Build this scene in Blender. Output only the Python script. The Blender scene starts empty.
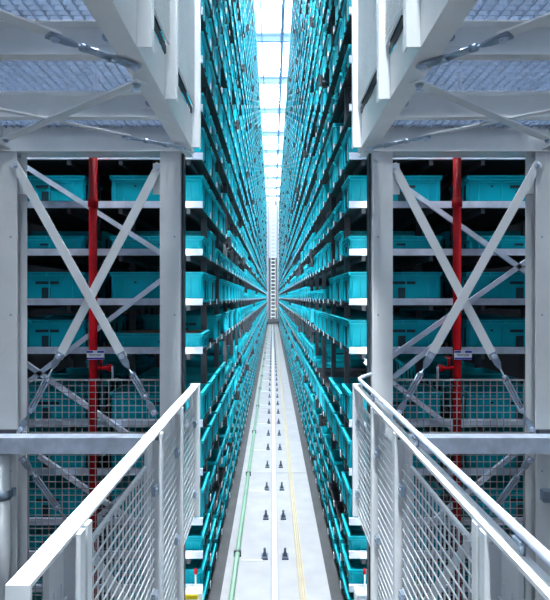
import bpy, bmesh, math, random
import numpy as np
from mathutils import Vector, Matrix
random.seed(7)
SC = bpy.context.scene
COL = SC.collection
E = 2.12            # eye height above the aisle floor; z values below are given relative to the eye

# ------------------------------------------------------------------ materials
def mat(name, col, rough=0.5, metal=0.0, noise=0.0, nscale=8.0, emit=None, estr=0.0, bump=0.0, spec=0.5, stretch=None):
    m = bpy.data.materials.new(name); m.use_nodes = True
    nt = m.node_tree; b = nt.nodes['Principled BSDF']
    b.inputs['Roughness'].default_value = rough
    b.inputs['Metallic'].default_value = metal
    b.inputs['Specular IOR Level'].default_value = spec
    b.inputs['Base Color'].default_value = (*col, 1)
    if noise or bump:
        tc = nt.nodes.new('ShaderNodeTexCoord')
        n = nt.nodes.new('ShaderNodeTexNoise'); n.inputs['Scale'].default_value = nscale; n.inputs['Detail'].default_value = 4
        src = tc.outputs['Object']
        if stretch:
            mp = nt.nodes.new('ShaderNodeMapping'); mp.inputs['Scale'].default_value = stretch
            nt.links.new(src, mp.inputs['Vector']); src = mp.outputs['Vector']
        nt.links.new(src, n.inputs['Vector'])
        if noise:
            r = nt.nodes.new('ShaderNodeValToRGB')
            r.color_ramp.elements[0].position = 0.3; r.color_ramp.elements[1].position = 0.7
            r.color_ramp.elements[0].color = (*[c*(1-noise) for c in col], 1)
            r.color_ramp.elements[1].color = (*[min(1, c*(1+noise*0.5)) for c in col], 1)
            nt.links.new(n.outputs['Fac'], r.inputs['Fac']); nt.links.new(r.outputs['Color'], b.inputs['Base Color'])
        if bump:
            bp = nt.nodes.new('ShaderNodeBump'); bp.inputs['Strength'].default_value = bump; bp.inputs['Distance'].default_value = 0.01
            nt.links.new(n.outputs['Fac'], bp.inputs['Height']); nt.links.new(bp.outputs['Normal'], b.inputs['Normal'])
    if emit:
        b.inputs['Emission Color'].default_value = (*emit, 1); b.inputs['Emission Strength'].default_value = estr
    return m
M = {
 'white': mat('white_paint', (0.80, 0.83, 0.85), 0.38, 0, 0.05, 5),
 'beam': mat('pale_grey_paint', (0.80, 0.82, 0.835), 0.30, 0, 0.08, 5),
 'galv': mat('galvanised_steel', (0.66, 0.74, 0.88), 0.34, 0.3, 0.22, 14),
 'galvd': mat('shade_darkened_steel', (0.055, 0.062, 0.078), 0.5, 0.3, 0.25, 10),  # rack steel darkened to paint in the black shade between shelves
 'foot': mat('rack_support_steel', (0.62, 0.67, 0.76), 0.4, 0.2, 0.2, 14),
 'zinc': mat('zinc_steel', (0.40, 0.49, 0.60), 0.30, 0.75, 0.2, 20),
 'dark': mat('dark_steel', (0.05, 0.055, 0.065), 0.5, 0.4),
 'tote': mat('turquoise_plastic', (0.0, 0.42, 0.52), 0.45, 0, 0.22, 2.6, spec=0.2),
 'rim': mat('turquoise_plastic_rim', (0.0, 0.50, 0.60), 0.4, 0, 0.1, 6, spec=0.3),
 'recess_shade': mat('recess_shade_plastic', (0.0, 0.035, 0.05), 0.6),  # dark colour painting in the shade of tote recesses
 'brown': mat('brown_card', (0.20, 0.12, 0.10), 0.8, 0, 0.2, 30),
 'red': mat('red_paint', (0.40, 0.0, 0.005), 0.5, 0, 0.08, 6, spec=0.2),
 'blue': mat('blue_print', (0.01, 0.04, 0.42), 0.4),
 'paper': mat('white_print', (0.85, 0.87, 0.9), 0.5),
 'ink': mat('grey_ink', (0.12, 0.14, 0.22), 0.6),
 'yellow': mat('yellow_plastic', (0.85, 0.62, 0.01), 0.4),
 'strip': mat('white_coated_concrete', (0.29, 0.29, 0.305), 0.6, 0, 0.10, 6, bump=0.05, spec=0.3),
 'floor': mat('grey_concrete', (0.045, 0.047, 0.052), 0.7, 0, 0.25, 5, bump=0.1),
 'wall': mat('wall_paint', (0.50, 0.54, 0.60), 0.7, 0, 0.05, 2),
 'wallside': mat('dark_cladding', (0.05, 0.055, 0.07), 0.7, 0, 0.15, 2),
 'ceil': mat('white_ceiling_sheet', (0.85, 0.88, 0.92), 0.7, 0, 0.04, 2),
 'roofsteel': mat('roof_steel', (0.30, 0.40, 0.62), 0.5, 0.1, 0.1, 3),
 'conduit': mat('pale_green_conduit', (0.15, 0.28, 0.20), 0.4, 0, 0.1, 6),
 'beige': mat('beige_busbar', (0.34, 0.29, 0.20), 0.45, 0, 0.1, 8),
 'lamp': mat('lamp_diffuser', (0.9, 0.9, 0.9), 0.5, emit=(0.86, 0.93, 1.0), estr=34.0),
 'tube': mat('added_lamp_glow', (0.9, 0.9, 0.9), 0.5, emit=(0.80, 0.93, 1.0), estr=480.0),  # glow for the added aisle fill lamps
 'flood': mat('flood_lamp_diffuser', (0.9, 0.9, 0.9), 0.5, emit=(0.90, 0.96, 1.0), estr=190.0),
 'added_coltube': mat('added_tube_glow', (0.9, 0.9, 0.9), 0.5, emit=(0.85, 0.95, 1.0), estr=7.5),
 'roof_glow': mat('added_roof_glow_sheet', (0.9, 0.9, 0.9), 0.5, emit=(0.74, 0.87, 1.0), estr=2.2),
 'clip': mat('dark_zinc', (0.07, 0.09, 0.13), 0.4, 0.4),
 'railgrey': mat('rail_foot_steel', (0.22, 0.24, 0.29), 0.45, 0.3, 0.1, 8),
 'wire': mat('grey_wire', (0.34, 0.36, 0.37), 0.45),
 'mast': mat('mast_paint', (0.30, 0.32, 0.36), 0.5, 0, 0.05, 3),
 'mouth': mat('mouth_lamp_diffuser', (0.9, 0.9, 0.9), 0.5, emit=(0.90, 0.96, 1.0), estr=300.0),
 'shelf_shade': mat('shelf_shade_black', (0.012, 0.013, 0.016), 0.6),
 'grate': mat('grating_steel', (0.27, 0.35, 0.48), 0.35, 0.4, 0.2, 20),
}

# ------------------------------------------------------------------ mesh builder (world coordinates, z relative to the eye)
class MB:
    def __init__(s): s.v = []; s.f = []; s.m = []; s.smooth = []
    def face(s, idx, mi=0, sm=False): s.f.append(idx); s.m.append(mi); s.smooth.append(sm)
    def box(s, x0, x1, y0, y1, z0, z1, mi=0):
        if x0 > x1: x0, x1 = x1, x0
        if y0 > y1: y0, y1 = y1, y0
        if z0 > z1: z0, z1 = z1, z0
        n = len(s.v)
        s.v += [(x0,y0,z0),(x1,y0,z0),(x1,y1,z0),(x0,y1,z0),(x0,y0,z1),(x1,y0,z1),(x1,y1,z1),(x0,y1,z1)]
        for q in ((0,3,2,1),(4,5,6,7),(0,1,5,4),(1,2,6,5),(2,3,7,6),(3,0,4,7)): s.face(tuple(n+i for i in q), mi)
        return s
    def bar(s, a, b, w, t, nrm, mi=0):
        """flat bar from a to b: width w across, thickness t along nrm"""
        a = Vector(a); b = Vector(b); d = (b-a).normalized(); nn = Vector(nrm); nn = (nn - d*nn.dot(d)).normalized(); c = d.cross(nn)
        n = len(s.v)
        for p in (a, b):
            for (i, j) in ((-1,-1),(1,-1),(1,1),(-1,1)):
                s.v.append(tuple(p + c*(w/2*i) + nn*(t/2*j)))
        for q in ((0,1,2,3),(7,6,5,4),(0,4,5,1),(1,5,6,2),(2,6,7,3),(3,7,4,0)): s.face(tuple(n+i for i in q), mi)
        return s
    def tube(s, pts, r, seg=10, mi=0, cap=True):
        pts = [Vector(p) for p in pts]; n0 = len(s.v); up = None
        for i, p in enumerate(pts):
            d = (pts[min(i+1, len(pts)-1)] - pts[max(i-1, 0)]).normalized()
            if up is None: up = Vector((0,0,1)) if abs(d.z) < .9 else Vector((1,0,0))
            a = (up - d*up.dot(d)).normalized(); b = d.cross(a); up = a
            for k in range(seg):
                t = 2*math.pi*k/seg; s.v.append(tuple(p + a*(r*math.cos(t)) + b*(r*math.sin(t))))
        for i in range(len(pts)-1):
            for k in range(seg):
                k2 = (k+1) % seg
                s.face((n0+i*seg+k, n0+i*seg+k2, n0+(i+1)*seg+k2, n0+(i+1)*seg+k), mi, True)
        if cap:
            s.face(tuple(n0+k for k in reversed(range(seg))), mi); s.face(tuple(n0+(len(pts)-1)*seg+k for k in range(seg)), mi)
        return s
    def prism(s, poly, axis, a, b, mi=0):
        """poly: list of 2-D points; extruded along axis ('x','y','z') from a to b"""
        n = len(s.v); k = len(poly)
        for h in (a, b):
            for (p, q) in poly:
                s.v.append({'x': (h,p,q), 'y': (p,h,q), 'z': (p,q,h)}[axis])
        s.face(tuple(n+i for i in range(k)), mi); s.face(tuple(n+k+i for i in reversed(range(k))), mi)
        for i in range(k):
            j = (i+1) % k; s.face((n+i, n+k+i, n+k+j, n+j), mi)
        return s
    def ring(s, c, R, r, nrm, seg=12, tseg=6, mi=0):
        c = Vector(c); nrm = Vector(nrm).normalized(); u = nrm.orthogonal().normalized(); w = nrm.cross(u)
        pts = [c + u*(R*math.cos(2*math.pi*k/seg)) + w*(R*math.sin(2*math.pi*k/seg)) for k in range(seg)]
        return s.tube(pts+[pts[0]], r, tseg, mi, False)
    def mesh(s, name, mats, off=(0,0,0), recalc=True, bevel=0):
        me = bpy.data.meshes.new(name)
        V = np.array(s.v, dtype=float).reshape(-1,3) - np.array(off)
        me.from_pydata(V.tolist(), [], s.f)
        for m in (mats if isinstance(mats, (list, tuple)) else [mats]): me.materials.append(m)
        me.polygons.foreach_set('material_index', s.m); me.polygons.foreach_set('use_smooth', s.smooth)
        if recalc:
            bm = bmesh.new(); bm.from_mesh(me); bmesh.ops.recalc_face_normals(bm, faces=bm.faces); bm.to_mesh(me); bm.free()
        me.update()
        return me
    def build(s, name, mats, parent=None, recalc=True, origin=None):
        if parent is not None:
            pw = world_loc(parent); off = (pw[0], pw[1], pw[2]-E); loc = (0,0,0)
        else:
            A = np.array(s.v); off = origin or ((A[:,0].min()+A[:,0].max())/2, (A[:,1].min()+A[:,1].max())/2, A[:,2].min())
            loc = (off[0], off[1], off[2]+E)
        me = s.mesh(name, mats, off, recalc)
        o = bpy.data.objects.new(name, me); COL.objects.link(o); o.location = loc; o.parent = parent
        return o
def world_loc(o):
    p = Vector((0,0,0))
    while o: p += o.location; o = o.parent
    return p
def tag(o, label=None, cat=None, group=None, kind=None):
    if label: o['label'] = label
    if cat: o['category'] = cat
    if group: o['group'] = group
    if kind: o['kind'] = kind
    return o
def thing(name, loc, label, cat, group=None):
    o = bpy.data.objects.new(name, None); COL.objects.link(o); o.empty_display_size = 0.1
    o.location = (loc[0], loc[1], loc[2]+E); return tag(o, label, cat, group)
def struct(name, mb, m): return tag(mb.build(name, m), kind='structure')

FZ = -E           # floor
SIDE = {-1: 'left', 1: 'right'}

# ------------------------------------------------------------------ room shell
struct('floor', MB().box(-3.4, 3.4, -5, 46, FZ-0.2, FZ), M['floor'])
struct('wall_left', MB().box(-3.6, -3.4, -5, 46, FZ-0.2, 9.2), M['wallside'])
struct('wall_right', MB().box(3.4, 3.6, -5, 46, FZ-0.2, 9.2), M['wallside'])
w = MB().box(-3.6, 3.6, 46, 46.2, FZ-0.2, 9.2)
struct('wall_far', w, M['wall'])
c = MB().box(-3.6, 3.6, -5, 46.2, 8.6, 8.8)
for i in range(52): c.box(-3.4, 3.4, -4.5+i*1.0, -4.47+i*1.0, 8.56, 8.6)     # standing seams
struct('ceiling', c, M['ceil'])
# white plinth the machine runs on
st = MB()
for i in range(13):
    st.box(-0.385, 0.385, -1+i*3.6, -1+i*3.6+3.592, FZ, FZ+0.03)
struct('trim_1', st, M['strip'])

# ------------------------------------------------------------------ roof steel and lamps
for i in range(13):
    y = 3.8+i*3.3
    b = MB().box(-3.4, 3.4, y-0.06, y+0.06, 8.36, 8.38).box(-3.4, 3.4, y-0.01, y+0.01, 8.38, 8.54).box(-3.4, 3.4, y-0.06, y+0.06, 8.54, 8.56)
    tag(b.build('roof_beam', M['roofsteel']), 'blue-grey steel roof beam over the aisle, number %d counted from the camera' % (i+1), 'roof beam', 'roof beams crossing the aisle')
def words(n):
    return ['zeroth','first','second','third','fourth','fifth','sixth','seventh','eighth','ninth','tenth','eleventh','twelfth','thirteenth','fourteenth','fifteenth','sixteenth','seventeenth','eighteenth','nineteenth','twentieth','twenty-first','twenty-second','twenty-third','twenty-fourth','twenty-fifth','twenty-sixth','twenty-seventh','twenty-eighth','twenty-ninth','thirtieth','thirty-first','thirty-second'][n]
for i, o in enumerate([o for o in COL.objects if o.name.startswith('roof_beam')]):
    o['label'] = '%s blue-grey roof beam crossing over the aisle, counted from the near end' % words(i+1)
for i in range(15):
    y = -4.5+i*3.3
    for sx, nm in ((0, 'middle'), (-1, 'left'), (1, 'right')):
        if sx: continue
        x = sx*2.0 - (0.5 if i == 0 else 0.0)  # unseen first lamp offset to throw more light into the right bay
        t = thing('ceiling_lamp', (x, y, 8.40), '%s long ceiling lamp from the near end, hung over the %s' % (words(i+1), {'middle':'middle of the aisle','left':'left platform','right':'right platform'}[nm]), 'ceiling lamp', 'long ceiling lamps under the white roof')
        MB().box(x-0.30, x+0.30, y-0.95, y+0.95, 8.43, 8.48).box(x-0.02, x+0.02, y-0.6, y-0.57, 8.48, 8.56).box(x-0.02, x+0.02, y+0.57, y+0.6, 8.48, 8.56).build('housing', M['white'], t)
        MB().box(x-0.28, x+0.28, y-0.93, y+0.93, 8.41, 8.43).build('diffuser', M['flood'] if i == 0 else M['mouth'] if i == 2 else M['lamp'], t)  # near lamps boosted to brighten the aisle mouth

for i in range(15):
    y = -2.8+i*3.3
    hw = 3.2 if i < 2 else 1.5
    k = MB().box(-hw, hw, y+0.25, y+3.05, 8.535, 8.555)  # glowing sheets added to whiten the roof and light the platforms
    struct('roof_glow_panel_%d' % (i+1), k, M['roof_glow'])
# crane guide rail on the ceiling side of the aisle
g = MB().box(0.21, 0.30, 3.4, 43, 7.46, 7.48).box(0.25, 0.26, 3.4, 43, 7.48, 7.58).box(0.21, 0.30, 3.4, 43, 7.58, 7.60)
for i in range(12): g.box(0.25, 0.27, 3.79+i*3.3, 3.81+i*3.3, 7.6, 8.36)
tag(g.build('overhead_guide_rail', M['roofsteel']), 'long thin blue-grey rail running overhead along the aisle to its far end', 'rail')

g = MB().box(-0.36, -0.32, 3.4, 43, 7.80, 7.84)
for i in range(12): g.box(-0.345, -0.335, 3.79+i*3.3, 3.81+i*3.3, 7.84, 8.36)
tag(g.build('overhead_cable_tray', M['roofsteel']), 'thin blue-grey cable tray running overhead along the left rack top', 'cable tray')
# ------------------------------------------------------------------ aisle floor rails
r = thing('crane_floor_rail', (-0.005, 3, FZ+0.03), 'white running rail down the middle of the aisle floor, held by small clips', 'rail')
MB().box(-0.038, 0.028, 1, 42.5, FZ+0.03, FZ+0.042).build('rail_foot', M['railgrey'], r)
MB().box(-0.012, 0.002, 1, 42.5, FZ+0.042, FZ+0.085).box(-0.021, 0.011, 1, 42.5, FZ+0.085, FZ+0.105).build('rail', M['white'], r)
cp = MB()
def clip(mb, x, y):
    mb.box(x-0.026, x+0.026, y-0.045, y+0.045, FZ+0.03, FZ+0.042)
    mb.prism([(x-0.020, FZ+0.042), (x+0.020, FZ+0.042), (x+0.007, FZ+0.085), (x-0.007, FZ+0.085)], 'y', y-0.012, y+0.012)
    mb.tube([(x, y, FZ+0.05), (x, y, FZ+0.105)], 0.010, 6)
for i in range(50):
    y = 1.95 + i*0.745
    for x in (-0.085, 0.080):
        m_ = MB(); clip(m_, x, y); m_.build('rail_clip', M['clip'], r)
for i in range(26):
    y = 2.64 + i*1.49
    MB().box(-0.27, -0.10, y-0.006, y+0.006, FZ+0.03, FZ+0.036).build('cross_strap', M['galv'], r)
cd = thing('floor_conduit', (-0.30, 3, FZ+0.03), 'pale green pipe along the left edge of the white aisle floor', 'pipe')
MB().tube([(-0.305, 1, FZ+0.055), (-0.305, 42, FZ+0.055)], 0.020, 10).build('pipe', M['conduit'], cd)
for i in range(20):
    y = 2.3+i*1.9
    MB().box(-0.335, -0.275, y-0.01, y+0.01, FZ+0.03, FZ+0.078).build('pipe_clamp', M['galvd'], cd)
bb = MB().box(0.165, 0.215, 1, 42, FZ+0.03, FZ+0.042).box(0.17, 0.178, 1, 42, FZ+0.042, FZ+0.06).box(0.202, 0.21, 1, 42, FZ+0.042, FZ+0.06).box(0.186, 0.194, 1, 42, FZ+0.042, FZ+0.06)
tag(bb.build('floor_busbar', M['beige']), 'beige grooved power strip along the aisle floor, right of the middle rail', 'power strip')

# ------------------------------------------------------------------ racks
XF = 0.468                       # rack face
Y0, PITCH, NP = 3.34, 0.42, 88
TD, TW = 0.60, 0.350             # tote length (x) and width (y)
LV = [-2.07, -1.874, -1.66, -1.448, -1.132, -0.823, -0.358, -0.048, 0.268] + [0.571+0.309*i for i in range(22)]
NEG = [l for l in LV if l < 0]; EYE = len(NEG)-1        # highest level whose beam is below the eye
YEND = Y0+NP*PITCH
TOP = LV[-1]+0.30
H_T, H_L = 0.200, 0.115

def tote_mesh(h, kind):
    """open box, tapered, with ribs and painted recess shade; local coords centred, bottom at 0; long side along x"""
    mb = MB(); L, W = TD/2-0.008, TW/2-0.008; t = 0.012; tp = 0.010
    def ringv(l, w_, z): n = len(mb.v); mb.v.extend([(-l,-w_,z),(l,-w_,z),(l,w_,z),(-l,w_,z)]); return n
    a = ringv(L-tp, W-tp, 0); b = ringv(L, W, h); c_ = ringv(L-t, W-t, h); d = ringv(L-t-tp, W-t-tp, 0.01)
    for i in range(4):
        j = (i+1) % 4
        mb.face((a+i, a+j, b+j, b+i)); mb.face((b+i, b+j, c_+j, c_+i)); mb.face((c_+i, c_+j, d+j, d+i))
    mb.face((a+3, a+2, a+1, a)); mb.face((d, d+1, d+2, d+3))
    if kind == 'hi':
        # vertical corner ribs and mid ribs on both long sides and both ends
        for s in (-1, 1):
            for x in (-L+0.02, -L+0.075, L-0.02, L-0.075, -0.07, 0.07):
                mb.box(x-0.004, x+0.004, s*(W-0.012), s*(W+0.004), 0.012, h-0.03)
            mb.box(-L+0.02, L-0.02, s*(W-0.01), s*(W+0.004), h-0.042, h-0.034)
            for y in (-W+0.022, W-0.022, -0.075, 0.075):
                mb.box(s*(L-0.012), s*(L+0.004), y-0.004, y+0.004, 0.012, h-0.03)
            mb.box(s*(L-0.01), s*(L+0.004), -W+0.02, W-0.02, h-0.042, h-0.034)
            mb.box(s*(L-0.008), s*(L+0.0012), -0.030, 0.030, 0.025, h-0.05, 1)
            for y in (-0.12, 0.12): mb.box(s*(L-0.008), s*(L+0.0012), y-0.014, y+0.014, 0.025, h-0.05, 1)
            # dark plates painting in the shade of recesses and grip openings
            if h > 0.15:
                mb.box(s*(L-0.008), s*(L+0.0015), -0.06, 0.06, h-0.085, h-0.055, 1)
                mb.box(-0.02, 0.13, s*(W-0.008), s*(W+0.0015), h-0.078, h-0.060, 1)
                mb.box(0.02, 0.075, s*(W-0.008), s*(W+0.0008), 0.02, h-0.10, 1)
                mb.box(-0.145, -0.130, s*(W-0.008), s*(W+0.0015), h-0.072, h-0.060, 1)
            else:
                mb.box(0.01, 0.07, s*(W-0.008), s*(W+0.0015), h-0.060, h-0.048, 1)
    return mb
def rim_mesh(h):
    mb = MB(); L, W = TD/2, TW/2
    for (z0, z1, e) in ((h-0.026, h-0.020, 0.0), (h-0.006, h, 0.002)):
        for s in (-1, 1):
            mb.box(-L-e, L+e, s*(W-0.014), s*(W+e), z0, z1); mb.box(s*(L-0.014), s*(L+e), -W, W, z0, z1)
    for s in (-1, 1):
        for x in (-L+0.004, -L/2, -0.05, 0.05, L/2, L-0.004): mb.box(x-0.003, x+0.003, s*(W-0.010), s*W, h-0.02, h-0.006)
        for y in (-W+0.004, -0.05, 0.05, W-0.004): mb.box(s*(L-0.010), s*L, y-0.003, y+0.003, h-0.02, h-0.006)
    return mb
PM = {}
for k, h in (('T', H_T), ('L', H_L)):
    PM[k] = (tote_mesh(h, 'hi').mesh('storage_tote', [M['tote'], M['recess_shade']]), rim_mesh(h).mesh('rim', M['rim']))
# positions
slots = []       # (side, row, level, pos, kind)
rnd = random.Random(11)
occ = {}
for s in (-1, 1):
    for row in (0, 1):
        for li in range(len(LV)):
            gap = (LV[li+1]-LV[li]) if li+1 < len(LV) else 0.31
            run = 0
            for p in range(NP):
                q = rnd.random()
                if run <= 0: kind0 = 'L' if rnd.random() < 0.30 else 'T'; run = rnd.randint(2, 7)
                run -= 1
                k = kind0
                if gap < 0.24: k = 'L'
                if q < 0.09: k = None
                occ[(s, row, li, p)] = k
i57 = LV.index(0.571)
for s in (-1, 1):
    for row in (0, 1):
        for li, k in ((i57+1,'T'), (i57,'T'), (i57-1,'L'), (i57-2,'T'), (i57-3, 'L' if s < 0 else 'T'), (i57-4, 'T'), (i57-5, 'T'), (i57-6,'T')):
            occ[(s, row, li, 0)] = k
    occ[(s, 0, i57-1, 1)] = 'T'; occ[(s, 0, i57-2, 1)] = 'T'; occ[(s, 0, i57+1, 1)] = 'T'
occ[(-1, 1, i57-3, 0)] = 'T'
occ[(-1, 0, i57-3, 1)] = None
def zt(li): return LV[li] + 0.012
def xc(s, row): return s*(XF + TD/2 + row*(TD+0.16))
def yc(p): return Y0 + TW/2 + p*PITCH
F = 520.0; CX = -0.022
def px(x, y, z): return 272.5 + F*(x-CX)/y, 297.5 - F*z/y
allt = [(s,row,li,p,k) for (s,row,li,p), k in occ.items() if k]
def area(t):
    s, row, li, p, k = t
    x = xc(s,row); h = H_T if k == 'T' else H_L; z = zt(li)
    y0 = Y0+p*PITCH; y1 = y0+TW
    xi = s*(XF+row*(TD+0.16)); xo = s*(XF+row*(TD+0.16)+TD)
    A = 0
    def clipa(xa, ya, xb, yb):
        xa, xb = sorted((xa, xb)); ya, yb = sorted((ya, yb))
        xa = max(xa, 0); xb = min(xb, 550); ya = max(ya, 0); yb = min(yb, 600)
        return max(0, xb-xa)*max(0, yb-ya)
    if row == 0:
        a = px(xi, y0, z+h); b = px(xi, y1, z)
        A += clipa(a[0], a[1], b[0], b[1])
    if p == 0 and z < 0.95:
        a = px(xi, y0, z+h); b = px(xo, y0, z); A += clipa(a[0], a[1], b[0], b[1])
    return A
ranked = sorted(allt, key=area, reverse=True)
near = set(ranked[:300])
# ordinal of a tote within its row of totes
def lvl_name(li):
    if li > EYE: return '%s shelf above eye level' % words(li-EYE)
    return '%s shelf below eye level' % words(EYE+1-li)
for s in (-1, 1):
    for row in (0, 1):
        for li in range(len(LV)):
            n = 0
            for p in range(NP):
                k = occ[(s,row,li,p)]
                if not k: continue
                n += 1
                t = (s,row,li,p,k)
                if t not in near: continue
                o = bpy.data.objects.new('storage_tote', PM[k][0]); COL.objects.link(o)
                o.location = (xc(s,row), yc(p), zt(li)+E)
                h_ = 'tall' if k == 'T' else 'shallow'
                tag(o, ('%s turquoise tote, %s from the front, %s rack%s, %s' % (h_, words(n), SIDE[s], ' outer row' if row else '', lvl_name(li))), 'tote', 'turquoise totes stored in the %s rack' % SIDE[s])
                r_ = bpy.data.objects.new('rim', PM[k][1]); COL.objects.link(r_); r_.parent = o
# the rest as one object
def lowpoly(h):
    mb = tote_mesh(h, 'lo'); L, W = TD/2-0.008, TW/2-0.008
    for s in (-1, 1):
        mb.box(-L-0.006, L+0.006, s*(W-0.01), s*(W+0.006), h-0.026, h); mb.box(s*(L-0.01), s*(L+0.006), -W, W, h-0.026, h)
        for y in (-0.075, 0.075): mb.box(s*(L-0.012), s*(L+0.004), y-0.006, y+0.006, 0.012, h-0.03)
        for y in (-0.12, 0, 0.12): mb.box(s*(L-0.008), s*(L+0.0012), y-0.018, y+0.018, 0.025, h-0.05, 1)  # dark strips paint in recess shade
    return mb
def big(name, templates, mats, tagd):
    """templates: list of (mb, array of offsets)"""
    Vs, Fi, Mi, n = [], [], [], 0
    for mb, offs in templates:
        if len(offs) == 0: continue
        v = np.array(mb.v); f = np.array(mb.f); k = len(v)
        offs = np.array(offs)
        Vs.append((v[None] + offs[:,None]).reshape(-1,3))
        Fi.append((f[None] + (np.arange(len(offs))*k)[:,None,None]).reshape(-1,4) + n)
        Mi.append(np.tile(np.array(mb.m), len(offs))); n += k*len(offs)
    V = np.concatenate(Vs); Fa = np.concatenate(Fi); Ma = np.concatenate(Mi)
    me = bpy.data.meshes.new(name)
    me.vertices.add(len(V)); me.vertices.foreach_set('co', V.ravel())
    me.loops.add(Fa.size); me.loops.foreach_set('vertex_index', Fa.ravel().astype(np.int32))
    me.polygons.add(len(Fa)); me.polygons.foreach_set('loop_start', np.arange(0, Fa.size, 4, dtype=np.int32)); me.polygons.foreach_set('material_index', Ma.astype(np.int32))
    for m in mats: me.materials.append(m)
    me.update(calc_edges=True)
    o = bpy.data.objects.new(name, me); COL.objects.link(o)
    return o
rest = [t for t in allt if t not in near]
offT = [(xc(s,r_), yc(p), zt(li)) for (s,r_,li,p,k) in rest if k == 'T']
offL = [(xc(s,r_), yc(p), zt(li)) for (s,r_,li,p,k) in rest if k == 'L']
o = big('storage_totes', [(lowpoly(H_T), offT), (lowpoly(H_L), offL)], [M['tote'], M['recess_shade']], None); o.location = (0,0,E)
tag(o, 'thousands of small turquoise totes filling both racks toward the far end of the aisle', 'totes', kind='stuff')

# brown contents lying in the shallow front totes
for (s, row, li) in ((-1,0,i57-1), (1,0,i57-1), (-1,1,i57-1), (1,1,i57-1), (-1,0,i57-3)):
    x = xc(s,row); y = yc(0); z = zt(li)+0.0
    mb = MB().box(x-0.24, x+0.25, y-0.14, y+0.14, z+0.012, z+0.118).box(x-0.18, x+0.12, y-0.12, y+0.10, z+0.118, z+0.124)
    tag(mb.build('card_stack', M['brown']), 'brown stack in the shallow front tote, %s rack %s row, %s eye level' % (SIDE[s], 'outer' if row else 'inner', 'above' if li > EYE else 'below'), 'card stack')

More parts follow.
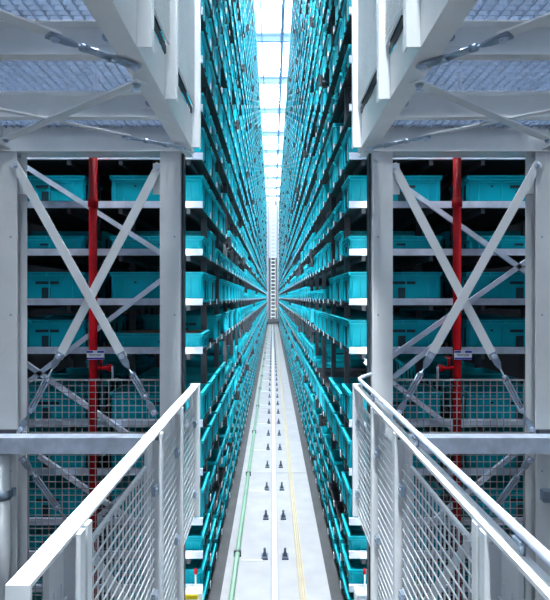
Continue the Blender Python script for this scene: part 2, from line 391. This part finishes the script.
RACK = {}
FILL_LAMP_LEVELS = [LV.index(-0.358), LV.index(-1.132), i57, i57+5, i57+9, i57+13, i57+17]
for s in (-1, 1):
    rk = RACK[s] = thing('storage_rack', (s*(XF+0.68), Y0, FZ), 'tall steel storage rack full of turquoise totes along the %s side of the aisle' % SIDE[s], 'storage rack')
    # uprights
    ups = []
    for fi in range(0, NP//2+1):
        y = Y0 + TW + 0.035 + (fi*2)*PITCH if fi < NP//2 else YEND
        for x in (XF+0.045, XF+0.555, XF+0.805, XF+1.315):
            ups.append((x, y))
    def upm(mb, x, y):
        mb.box(s*(x-0.020), s*(x+0.020), y-0.017, y-0.012, FZ, TOP).box(s*(x-0.020), s*(x-0.015), y-0.012, y+0.017, FZ, TOP).box(s*(x+0.015), s*(x+0.020), y-0.012, y+0.017, FZ, TOP)
    rest_u = MB()
    for i, (x, y) in enumerate(ups):
        if i < 96:
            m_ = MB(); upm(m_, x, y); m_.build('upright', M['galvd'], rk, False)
        else: upm(rest_u, x, y)
    tag(rest_u.build('far_uprights', M['galvd'], rk, False), kind='stuff')
    # shelves
    for li, z in enumerate(LV):
        sh = MB()
        for x in (XF+0.09, XF+0.52, XF+0.85, XF+1.28):
            sh.box(s*(x-0.012), s*(x+0.012), Y0-0.03, YEND, z-0.036, z-0.002)
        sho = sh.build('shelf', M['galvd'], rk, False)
        MB().box(s*(XF+0.006), s*(XF+1.35), Y0-0.01, YEND, z-0.0008, z+0.0004).build('shade_sheet', M['shelf_shade'], sho, False)  # black sheet added as painted shade under the totes
        # front end rails
        f_ = MB()
        xa = XF-0.002; xb = XF+1.39
        f_.box(s*xa, s*xb, Y0-0.034, Y0-0.030, z, z+0.042).box(s*xa, s*xb, Y0-0.030, Y0-0.012, z+0.001, z+0.004).box(s*xa, s*xb, Y0-0.030, Y0-0.012, z+0.038, z+0.042)
        f_.build('end_rail', M['galv'], sho, False)
    # cross supports between totes: the nearest hundred as parts, the rest as one
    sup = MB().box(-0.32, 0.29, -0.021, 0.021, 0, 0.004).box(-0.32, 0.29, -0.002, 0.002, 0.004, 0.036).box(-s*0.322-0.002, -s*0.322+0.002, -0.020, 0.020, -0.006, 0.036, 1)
    pos = [(s*(XF+0.32+row*(TD+0.16)), Y0+TW+0.035+p*PITCH, z) for row in (0,1) for p in range(NP) for z in LV]
    pos.sort(key=lambda q: (0 if abs(q[0]) < 1.2 and q[2] < 2.2 else 10) + q[1])
    sm = sup.mesh('tote_support', [M['galvd'], M['foot']])  # bodies coloured dark as shade, only the aisle-end caps light
    for q in pos[:100]:
        o = bpy.data.objects.new('tote_support', sm); COL.objects.link(o); o.parent = rk
        o.location = (q[0]-rk.location[0], q[1]-rk.location[1], q[2]+E-rk.location[2])
    o = big('far_tote_supports', [(sup, pos[100:])], [M['galvd'], M['foot']], None); o.parent = rk
    o.location = (-rk.location[0], -rk.location[1], E-rk.location[2]); tag(o, kind='stuff')
    # diagonal braces of the rack end
    diag = (((1.64, 0.865), (0.60, 0.20)), ((1.62, -0.575), (0.60, 0.205)), ((1.62, -0.39), (0.80, -0.96)), ((0.62, -0.95), (1.2, -1.45)), ((1.5, -1.0), (0.9, -1.42)))
    if s > 0: diag = (((0.58, 0.86), (1.64, 0.12)), ((1.64, 0.27), (0.58, -0.48)), ((0.56, -0.40), (1.30, -0.97)), ((1.55, -0.95), (0.95, -1.45)), ((0.62, -0.60), (1.0, -0.30)))
    for (a, b) in diag:
        m_ = MB().bar((s*a[0], Y0-0.06, a[1]), (s*b[0], Y0-0.06, b[1]), 0.030, 0.006, (0,1,0)).bar((s*a[0], Y0-0.047, a[1]+0.012), (s*b[0], Y0-0.047, b[1]+0.012), 0.006, 0.024, (0,1,0)).bar((s*a[0], Y0-0.047, a[1]-0.012), (s*b[0], Y0-0.047, b[1]-0.012), 0.006, 0.024, (0,1,0))
        m_.build('diagonal_brace', M['galv'], rk)
    # top edge tie
    MB().box(s*(XF-0.0), s*(XF+0.04), Y0, YEND, TOP, TOP+0.05).build('top_beam', M['galv'], rk, False)

# fill floodlights added on the uprights to brighten the aisle, parented to the racks
for s in (-1, 1):
    rk = RACK[s]
    for zi, li in enumerate(FILL_LAMP_LEVELS):
        z = LV[li] - 0.045
        for i in range(15):
            p = 3 + i*6 + (3 if (zi+ (s>0)) % 2 else 0)
            if p >= NP: continue
            y = Y0 + TW + 0.035 + p*PITCH
            x = s*(XF-0.018)
            n = Vector((-s*0.80, 0.60, 0)); u = Vector((0.60, s*0.80, 0)); c0 = Vector((x, y, z))
            hb = MB().bar(c0 - u*0.022, c0 + u*0.022, 0.11, 0.016, n).bar(c0 - u*0.022 + n*0.014, c0 - u*0.019 + n*0.014, 0.11, 0.014, n).bar(c0 + u*0.019 + n*0.014, c0 + u*0.022 + n*0.014, 0.11, 0.014, n).box(x, x+s*0.06, y-0.012, y+0.004, z-0.012, z+0.012)
            h = hb.build('added_aisle_lamp', M['dark'], rk)
            MB().bar(c0 - u*0.017 + n*0.0095, c0 + u*0.017 + n*0.0095, 0.10, 0.002, n).build('added_lamp_face', M['tube'], h)

# ------------------------------------------------------------------ stacker crane at the far end
yk = 42.0
kr = thing('stacker_crane', (0, yk, FZ), 'pale stacker crane mast with ladder standing at the far end of the aisle', 'crane')
MB().box(-0.42, 0.42, yk-0.5, yk+0.9, FZ+0.12, FZ+0.42).build('base', M['dark'], kr)
for x in (-0.30, 0.30): MB().tube([(x*0.02-0.005, yk+x*2-0.03, FZ+0.22), (x*0.02-0.005, yk+x*2+0.03, FZ+0.22)], 0.11, 14).build('wheel', M['galvd'], kr)
for x in (-0.40, 0.34): MB().box(x, x+0.07, yk, yk+0.25, FZ+0.42, 7.4).build('mast', M['mast'], kr)
MB().box(-0.42, 0.42, yk, yk+0.2, 7.3, 7.45).build('head_beam', M['wall'], kr)
ld = MB()
for x in (-0.16, 0.18): ld.box(x, x+0.035, yk-0.12, yk-0.08, FZ+0.42, 7.3)
for i in range(30): ld.box(-0.16, 0.21, yk-0.12, yk-0.08, FZ+0.55+i*0.30, FZ+0.62+i*0.30)
ld.build('ladder', M['white'], kr)
MB().box(-0.33, 0.33, yk+0.02, yk+0.2, FZ+0.42, 3.2).build('panel', M['dark'], kr)
MB().box(0.20, 0.32, yk-0.08, yk+0.0, 0.0-0.55, 0.0-0.35).build('red_lamp', M['red'], kr)
MB().box(0.18, 0.30, yk-0.08, yk+0.0, -1.0, -0.85).build('yellow_box', M['yellow'], kr)

# ------------------------------------------------------------------ platform frame (both sides)
YP = 3.0
def hsec(mb, x0, x1, y0, y1, z0, z1, t=0.008):
    mb.box(x0, x1, y0, y0+t, z0, z1).box(x0, x1, y1-t, y1, z0, z1).box((x0+x1)/2-t/2, (x0+x1)/2+t/2, y0+t, y1-t, z0, z1)
def bolt(mb, c, r=0.011, d=0.008, ax=(0,-1,0)):
    c = Vector(c); ax = Vector(ax)
    mb.tube([c, c+ax*0.003], r*1.5, 10); mb.tube([c+ax*0.003, c+ax*(0.003+d)], r, 6)
for s in (-1, 1):
    sd = SIDE[s]
    # columns
    for (xa, xb, nm) in ((0.552, 0.672, 'inner'), (1.497, 1.64, 'outer')):
        cl = thing('steel_column', (s*(xa+xb)/2, YP+0.06, FZ), 'white %s steel column of the %s bay%s' % (nm, sd, ', beside the aisle' if nm == 'inner' else ', at the edge of the picture'), 'column', 'steel columns of the platform')
        m_ = MB(); hsec(m_, s*xa, s*xb, YP, YP+0.12, FZ+0.012, 0.84)
        m_.build('shaft', M['beam'], cl)
        MB().box(s*(xa-0.03), s*(xb+0.03), YP-0.03, YP+0.15, FZ, FZ+0.012).build('base_plate', M['beam'], cl)
        if nm == 'inner':
            for z in (0.70, -0.86):
                MB().box(s*xb, s*(xb+0.045), YP+0.02, YP+0.028, z-0.10, z+0.08).build('gusset_plate', M['beam'], cl)
        else:
            for z in (0.70, -0.86):
                MB().box(s*xa, s*(xa-0.045), YP+0.02, YP+0.028, z-0.10, z+0.08).build('gusset_plate', M['beam'], cl)
            MB().box(s*xa, s*(xa-0.034), YP+0.05, YP+0.056, FZ+0.012, 0.84).build('edge_strip', M['beam'], cl)
        if nm == 'inner':
            MB().box(s*(xa-0.012), s*(xa-0.001), YP+0.03, YP+0.10, FZ+0.01, 0.84).build('edge_strip', M['galvd'], cl)
        for z in (-0.1, -1.0, 0.35):
            b_ = MB(); bolt(b_, (s*(xa+0.035), YP, z), 0.004, 0.002); b_.build('screw', M['zinc'], cl)
    lp = thing('added_column_lamp', (s*0.60, 3.15, -1.9), 'added upright fill tube hidden behind the inner %s column, lighting the rack end' % sd, 'lamp')  # fill lamp added out of view to brighten the rack end
    MB().box(s*0.565, s*0.66, 3.122, 3.130, -1.9, 0.80).box(s*0.652, s*0.660, 3.130, 3.29, -1.9, 0.80).build('light_shield', M['dark'], lp)  # added shield keeping the fill light out of the bay
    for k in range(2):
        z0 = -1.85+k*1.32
        MB().tube([(s*0.60, 3.150, z0), (s*0.60, 3.150, z0+1.25)], 0.013, 12).build('tube', M['added_coltube'], lp)
    # overhead platform
    pf = thing('overhead_platform', (s*1.0, 0.8, 0.85), 'pale steel platform with grating floor overhead on the %s side' % sd, 'platform')
    MB().box(s*0.492, s*0.578, -1.6, 3.13, 0.868, 0.876).box(s*0.492, s*0.500, -1.6, 3.13, 0.876, 1.05).box(s*0.492, s*0.56, -1.6, 3.13, 1.05, 1.058).build('main_beam', M['beam'], pf)
    MB().box(s*1.56, s*1.64, -1.6, 3.13, 0.868, 0.876).box(s*1.60, s*1.608, -1.6, 3.13, 0.876, 1.02).build('main_beam', M['beam'], pf)
    for (y, zb) in ((-1.2, 0.868), (-0.45, 0.868), (0.3, 0.868), (1.08, 0.868), (1.86, 0.868), (2.50, 0.868)):
        MB().box(s*0.579, s*1.599, y-0.004, y+0.045, zb, zb+0.007).box(s*0.579, s*1.599, y+0.037, y+0.045, zb+0.007, 0.985).box(s*0.579, s*1.599, y-0.004, y+0.045, 0.985, 0.992).build('cross_beam', M['beam'], pf)
        b_ = MB().box(s*0.59, s*0.66, y+0.026, y+0.036, 0.915, 0.975); b_.build('bolted_plate', M['white'], pf)
        b2 = MB(); bolt(b2, (s*0.622, y+0.026, 0.945), 0.012, 0.012); b2.build('bolt', M['zinc'], pf)
    MB().box(s*0.50, s*2.0, YP-0.01, YP+0.13, 0.842, 0.850).box(s*0.50, s*2.0, YP+0.05, YP+0.058, 0.85, 1.06).box(s*0.579, s*1.9, YP-0.01, YP+0.13, 1.06, 1.068).build('end_beam', M['beam'], pf)
    gr = MB()
    x = 0.565
    while x < 1.80:
        gr.box(s*x, s*(x+0.003), -1.6, 3.04, 0.990, 1.030); x += 0.042
    y = -1.6
    while y < 3.04:
        gr.box(s*0.565, s*1.80, y, y+0.003, 0.994, 1.030); y += 0.033
    gr.build('floor_grating', M['grate'], pf, False)
    MB().box(s*0.80, s*0.815, 2.30, 2.315, 0.92, 1.0).build('grating_clip', M['galv'], pf); MB().box(s*1.30, s*1.31, 2.4, 2.41, 0.93, 1.0).build('grating_clip', M['galv'], pf)
    # horizontal braces under the platform
    zb = 0.862
    def brace(name, a, b, plane_n, lab, w, tb, group, par_split=True):
        """a: bar end fixed; b: far end after turnbuckle; tb = fraction of length where flat bar stops"""
        a = Vector(a); b = Vector(b); d = (b-a); L = d.length; u = d.normalized(); n = Vector(plane_n)
        lo = Vector((a.x, a.y, min(a.z, b.z)))
        t = thing(name, lo, lab, 'brace', group)
        e = a + d*tb
        MB().bar(a - u*0.02, e, w, 0.007, n).build('flat_bar', M['white'], t)
        side = u.cross(n).normalized()
        # clevis plate, tapered
        def taper(p, q, w0, w1, th=0.009):
            m_ = MB(); k = n*(th/2)
            P = [p+side*w0/2, p-side*w0/2, q-side*w1/2, q+side*w1/2]
            m_.v = [tuple(c_-k+n*-0.008*0) for c_ in P] + [tuple(c_+k) for c_ in P]
            for q_ in ((0,1,2,3),(7,6,5,4),(0,4,5,1),(1,5,6,2),(2,6,7,3),(3,7,4,0)): m_.face(q_)
            return m_
        m_ = taper(e - u*0.035, e + u*0.035, w*0.9, w*0.75)
        m2 = taper(e + u*0.035, e + u*0.065, w*0.75, 0.014)
        n_ = len(m_.v); m_.v += m2.v
        for f in m2.f: m_.face(tuple(i+n_ for i in f))
        for v_i in range(len(m_.v)): m_.v[v_i] = tuple(Vector(m_.v[v_i]) + n*-0.009)
        m_.build('clevis_plate', M['zinc'], t)
        for bc in (e - u*0.012 + n*-0.014, a + n*-0.004, b + n*-0.010):
            b_ = MB(); bolt(b_, bc, 0.011, 0.008, -n); b_.build('bolt', M['galv'], t)
        # rod + turnbuckle body
        r0 = e + u*0.06; r1 = b - u*0.06; rl = (r1-r0).length
        o_ = n*-0.008
        MB().tube([r0+o_, r1+o_], 0.005, 8).build('rod', M['zinc'], t)
        c0 = r0 + (r1-r0)*0.22 + o_; c1 = r0 + (r1-r0)*0.80 + o_
        tbm = MB().tube([c0+side*0.014, c1+side*0.014], 0.0055, 8).tube([c0-side*0.014, c1-side*0.014], 0.0055, 8).tube([c0-u*0.02, c0+u*0.006], 0.0135, 10).tube([c1-u*0.006, c1+u*0.02], 0.0135, 10).bar(c0-side*0.019, c0+side*0.019, 0.012, 0.012, n).bar(c1-side*0.019, c1+side*0.019, 0.012, 0.012, n)
        tbm.build('turnbuckle', M['zinc'], t)
        m_ = taper(b - u*0.075, b - u*0.045, 0.014, 0.038); m2 = taper(b - u*0.045, b + u*0.02, 0.038, 0.036)
        n_ = len(m_.v); m_.v += m2.v
        for f in m2.f: m_.face(tuple(i+n_ for i in f))
        for v_i in range(len(m_.v)): m_.v[v_i] = tuple(Vector(m_.v[v_i]) + n*-0.006)
        m_.build('end_plate', M['zinc'], t)
        return t
    up = (0,0,1)
    grp = 'tension braces with turnbuckles'
    brace('tension_brace', (s*1.50, 0.87, zb), (s*0.535, 1.925, zb), up, 'nearest overhead brace under the %s platform, its turnbuckle close to the edge beam' % sd, 0.05, 0.80, grp)
    brace('tension_brace', (s*1.47, 2.22, zb), (s*0.535, 2.93, zb-0.012), up, 'farther overhead brace under the %s platform, its turnbuckle near the inner column' % sd, 0.032, 0.742, grp)
    # plain bar of the X
    t = thing('flat_brace', (s*0.54, 2.07, zb), 'plain flat bar crossing under the %s platform from the edge beam outward' % sd, 'brace', 'plain flat braces under the platforms')
    MB().bar((s*0.535, 2.04, zb-0.014), (s*1.47, 2.80, zb-0.014), 0.045, 0.007, up).build('flat_bar', M['white'], t)
    for bc in ((s*0.56, 2.06, zb-0.018), (s*1.45, 2.785, zb-0.018)):
        b_ = MB(); bolt(b_, bc, 0.012, 0.010, (0,0,-1)); b_.build('bolt', M['zinc'], t)
    # vertical X braces
    nf = (0,1,0)
    brace('tension_brace', (s*1.503, YP-0.004, 0.76), (s*0.705, YP-0.004, -0.66), nf, 'white upright diagonal bar of the %s X, rising to the outer column' % sd, 0.05, 0.78, grp)
    brace('tension_brace', (s*0.682, YP+0.010, 0.755), (s*1.475, YP+0.010, -0.76), nf, 'white upright diagonal bar of the %s X, rising to the inner column' % sd, 0.05, 0.73, grp)
    # next X below: turnbuckle hangs from outer column
    a_ = Vector((s*0.70, YP+0.012, -2.0)); b_ = Vector((s*1.462, YP+0.012, -0.94))
    brace('tension_brace', a_, b_, nf, 'lower diagonal brace behind the %s railing with turnbuckle below the galvanised rail' % sd, 0.05, 0.64, grp)
    # galvanised rail in front of columns
    gb = MB().box(s*0.70, s*1.9, YP-0.115, YP-0.02, -0.868, -0.862).box(s*0.70, s*1.9, YP-0.115, YP-0.109, -0.862, -0.786).box(s*0.70, s*1.9, YP-0.115, YP-0.02, -0.786, -0.780)
    bar_ = thing('galvanised_crossbar', (s*1.3, YP-0.07, -0.868), 'wide galvanised horizontal bar across the %s bay in front of the columns' % sd, 'crossbar')
    gb.build('channel', M['galv'], bar_)
    MB().box(s*1.498, s*1.60, YP-0.019, YP-0.001, -0.868, -0.76).build('bracket', M['galvd'], bar_)
    MB().box(s*0.671, s*0.70, YP-0.10, YP-0.03, -0.868, -0.78).build('bracket', M['galvd'], bar_)
    # red sprinkler pipe
    xr = -1.116 if s < 0 else 1.103
    rp = thing('red_pipe', (xr, 3.22, FZ), 'red vertical pipe behind the X brace in the %s bay' % sd, 'pipe')
    MB().tube([(xr, 3.17, FZ), (xr, 3.17, 0.98)], 0.0245, 14).build('pipe', M['red'], rp)
    for z in (-1.25, 0.55):
        MB().tube([(xr, 3.17, z), (xr, 3.17, z+0.05)], 0.031, 14).build('coupling', M['red'], rp)
    v_ = MB().tube([(xr, 3.17, -0.43), (xr-s*0.10, 3.17, -0.43)], 0.012, 8).tube([(xr-s*0.05, 3.17, -0.43), (xr-s*0.05, 3.17, -0.37)], 0.008, 8).tube([(xr-s*0.10, 3.17, -0.45), (xr-s*0.10, 3.17, -0.41)], 0.017, 8)
    v_.build('valve', M['red'], rp)
    MB().ring((xr-s*0.05, 3.17, -0.365), 0.018, 0.004, (0,0,1)).build('valve_wheel', M['red'], rp)
    MB().tube([(xr-s*0.12, 3.165, -0.50), (xr-s*0.12, 3.165, -0.42)], 0.008, 8).build('drain_nozzle', M['zinc'], rp)
    sg = thing('pipe_sign', (xr+0.03, 3.135, -0.385), 'small blue and white sign fixed on the red pipe in the %s bay' % sd, 'sign')
    sx = xr+0.025
    MB().box(sx-0.052, sx+0.052, 3.138, 3.144, -0.375, -0.320).build('plate', M['paper'], sg)
    MB().box(sx-0.052, sx-0.014, 3.1365, 3.138, -0.334, -0.322).box(sx+0.012, sx+0.052, 3.1365, 3.138, -0.334, -0.322).box(sx-0.052, sx+0.052, 3.1365, 3.138, -0.373, -0.363).build('blue_band', M['blue'], sg)
    ik = MB()
    for (x0, w_, z) in ((-0.008, 0.006, -0.330), (0.001, 0.006, -0.330), (-0.040, 0.018, -0.345), (-0.018, 0.022, -0.345), (0.008, 0.03, -0.345), (-0.034, 0.030, -0.353), (0.0, 0.034, -0.353)):
        ik.box(sx+x0, sx+x0+w_, 3.1365, 3.138, z, z+0.003)
    ik.build('small_print', M['ink'], sg)
    MB().ring((xr, 3.17, -0.345), 0.029, 0.004, (0,0,1), 16).build('strap', M['zinc'], sg)
    # mesh fence
    for (z0, z1, nm) in ((-0.807, -0.483, 'upper'), (FZ, -0.895, 'lower')):
        fn = thing('mesh_fence_panel', (s*1.07, 3.08, z0), '%s wire mesh panel behind the X brace in the %s bay' % (nm, sd), 'mesh panel', 'wire mesh panels behind the braces')
        xa, xb = 0.675, 1.475
        MB().box(s*xa, s*xb, 3.075, 3.085, z1-0.010, z1).box(s*xa, s*xb, 3.075, 3.085, z0, z0+0.010).box(s*xa, s*(xa+0.01), 3.075, 3.085, z0, z1).box(s*(xb-0.01), s*xb, 3.075, 3.085, z0, z1).build('frame', M['wire'], fn, False)
        wm = MB(); x = xa+0.04
        while x < xb-0.01: wm.box(s*x-0.0017, s*x+0.0017, 3.078, 3.082, z0, z1); x += 0.0395
        z = z1-0.04
        while z > z0+0.01: wm.box(s*xa, s*xb, 3.082, 3.086, z-0.0017, z+0.0017); z -= 0.0395
        wm.build('wire_mesh', M['wire'], fn, False)
    # fence posts between the panels and floor
    # guard railing towards the camera
    xi, xo = 0.443, 0.497
    gd = thing('guardrail', (s*0.47, 1.9, FZ), 'white guardrail with wire mesh infill on the %s side of the aisle mouth' % sd, 'guardrail')
    if s < 0:
        MB().box(s*0.452, s*0.496, 0.93, 3.0, -0.518, -0.510).box(s*0.488, s*0.496, 0.93, 3.0, -0.545, -0.518).build('top_rail', M['white'], gd)
        MB().box(s*0.452, s*0.496, 0.922, 0.930, -1.60, -0.510).build('end_upright', M['white'], gd)
    else:
        MB().box(s*0.446, s*0.462, 0.80, 3.0, -0.518, -0.508).box(s*0.474, s*0.486, 0.80, 3.0, -0.522, -0.512).box(s*0.462, s*0.474, 0.80, 3.0, -0.530, -0.524).build('top_rail', M['white'], gd)
    MB().box(s*xi, s*xo, 3.0, 3.03, -1.265, -0.50).build('end_post', M['white'], gd)
    ys = [2.44, 1.98, 1.14]
    for y in ys + [1.185]:
        MB().box(s*xi, s*(xi+0.012), y, y+0.030, FZ, -0.519).box(s*(xi+0.012), s*xo, y+0.022, y+0.030, FZ, -0.55).build('post', M['white'], gd)
    spans = [(2.475, 2.995, -1.262), (2.015, 2.435, FZ+0.02), (1.22, 1.975, FZ+0.02), (0.80, 1.135, FZ+0.02)]
    for (ya, yb, zb_) in spans:
        m_ = MB().box(s*0.480, s*0.492, ya, yb, -0.628, -0.616).box(s*0.480, s*0.492, ya, yb, zb_, zb_+0.012).box(s*0.480, s*0.492, ya, ya+0.01, zb_+0.012, -0.628).box(s*0.480, s*0.492, yb-0.01, yb, zb_+0.012, -0.628)
        po = m_.build('panel_frame', M['white'], gd, False)
        m_ = MB().box(s*0.478, s*0.490, yb-0.075, yb, zb_, -0.55); m_.build('side_strip', M['beam'], gd, False)
        wm = MB(); y = ya+0.02
        while y < yb: wm.box(s*0.474, s*0.478, y-0.0022, y+0.0022, zb_, -0.616); y += 0.0375
        z = -0.655
        while z > zb_: wm.box(s*0.470, s*0.474, ya, yb, z-0.0022, z+0.0022); z -= 0.0375
        wm.build('wire_mesh', M['white'], gd, False)
        for z in (-0.72, -1.12, -1.62):
            if z > zb_: MB().box(s*0.455, s*0.470, yb-0.050, yb-0.012, z-0.018, z+0.018).tube([(s*0.450, yb-0.03, z), (s*0.458, yb-0.03, z)], 0.009, 8).build('mesh_clip', M['zinc'], gd)
    if s > 0:
        hr = thing('round_handrail', (0.475, 1.9, -0.48), 'round steel handrail tube fixed along the top of the right guardrail', 'handrail')
        MB().tube([(0.474, 0.75, -0.468), (0.474, 2.96, -0.468), (0.478, 2.985, -0.466), (0.50, 3.0, -0.458), (0.551, 3.01, -0.44)], 0.0105, 12).build('tube', M['galv'], hr)
        for y in (1.03, 1.78, 2.55):
            MB().tube([(0.474, y, -0.475), (0.474, y, -0.510)], 0.006, 8).box(0.460, 0.490, y-0.018, y+0.018, -0.484, -0.478).build('bracket', M['zinc'], hr)
    # upper railing above the platform edge beam
    ug = thing('upper_guardrail', (s*0.47, 2.0, 0.87), 'white upper guardrail with fine mesh standing on the %s platform edge' % sd, 'guardrail')
    for y in (3.0, 2.27, 1.80, 1.15):
        MB().box(s*0.442, s*0.448, y, y+0.045, 0.868, 2.3).box(s*0.448, s*0.491, y, y+0.006, 0.868, 2.3).build('post', M['white'], ug, False)
    for (ya, yb) in ((2.32, 2.995), (1.85, 2.265), (1.20, 1.795)):
        MB().box(s*0.470, s*0.480, ya, yb, 1.10, 1.112).box(s*0.470, s*0.480, ya, yb, 2.2, 2.212).box(s*0.478, s*0.484, yb-0.10, yb, 1.112, 2.2).build('panel_frame', M['white'], ug, False)
        wm = MB(); y = ya
        while y < yb: wm.box(s*0.472, s*0.475, y-0.004, y+0.004, 1.112, 2.2); y += 0.020
        z = 1.13
        while z < 2.2: wm.box(s*0.469, s*0.472, ya, yb, z-0.004, z+0.004); z += 0.020
        wm.build('fine_mesh', M['white'], ug, False)
        MB().box(s*0.485, s*0.490, ya, yb, 1.062, 1.095).build('gap_shade_strip', M['dark'], ug, False)  # dark strip painting in the shaded gap below the mesh
    # sensor post at the rack foot
    xs = -0.505 if s < 0 else 0.535
    ss = thing('floor_sensor', (xs, 3.2, FZ), 'small sensor box on a stand at the foot of the %s rack' % sd, 'sensor')
    MB().tube([(xs, 3.2, FZ), (xs, 3.2, -1.88)], 0.012, 8).build('stand', M['galv'], ss)
    MB().box(xs-0.05, xs+0.05, 3.16, 3.24, -1.90, -1.80).box(xs-0.035, xs+0.035, 3.15, 3.16, -1.885, -1.83).build('box', M['white'], ss)
    MB().box(xs-0.045, xs+0.03, 3.152, 3.16, -1.828, -1.806).build('yellow_band', M['yellow'] if s < 0 else M['galv'], ss)
    MB().tube([(xs+0.01, 3.2, -1.80), (xs+0.01, 3.2, -1.70)], 0.005, 6).build('stem', M['white'], ss)
    MB().tube([(xs+0.01, 3.2, -1.70), (xs+0.01, 3.2, -1.67)], 0.010, 8).build('red_tip', M['red'], ss)
    # vertical drain pipe in front of the outer column
    if s < 0:
        dp = thing('drain_pipe', (-1.535, 2.93, FZ), 'white vertical drain pipe clamped on the outer left column', 'pipe')
        MB().tube([(-1.545, 2.945, FZ), (-1.545, 2.945, -0.885)], 0.036, 16).build('pipe', M['white'], dp)
        MB().tube([(-1.545, 2.945, -1.14), (-1.545, 2.945, -1.09)], 0.042, 16).box(-1.57, -1.50, 2.96, 2.998, -1.135, -1.095).build('clamp', M['zinc'], dp)
    else:
        MB().box(1.52, 1.66, 2.95, 2.998, -1.165, -1.10).build('column_clamp', M['zinc'])
        tag(COL.objects['column_clamp'], 'grey steel clamp band fixed across the outer right column', 'clamp')

# ------------------------------------------------------------------ light, world, camera
wd = bpy.data.worlds.new('World'); SC.world = wd; wd.use_nodes = True
bg = wd.node_tree.nodes['Background']; bg.inputs['Color'].default_value = (0.62, 0.80, 1.0, 1); bg.inputs['Strength'].default_value = 0.17

cam = bpy.data.cameras.new('camera'); co = bpy.data.objects.new('camera', cam); COL.objects.link(co)
co.location = (CX, 0, E); co.rotation_euler = (math.pi/2, 0, 0)
cam.sensor_fit = 'VERTICAL'; cam.sensor_height = 36.0; cam.lens = 36.0*F/600.0
cam.shift_x = (275-272.5)/600.0; cam.shift_y = -(300-297.5)/600.0
cam.clip_start = 0.05; cam.clip_end = 200
SC.camera = co
SC.view_settings.view_transform = 'Standard'; SC.view_settings.look = 'None'; SC.view_settings.gamma = 1; SC.view_settings.exposure = 1.0
SC.view_settings.use_curve_mapping = False
SC.cycles.use_denoising = True
SC.cycles.max_bounces = 10; SC.cycles.diffuse_bounces = 6; SC.cycles.glossy_bounces = 4
SC.cycles.use_light_tree = True
SC.cycles.sample_clamp_indirect = 8
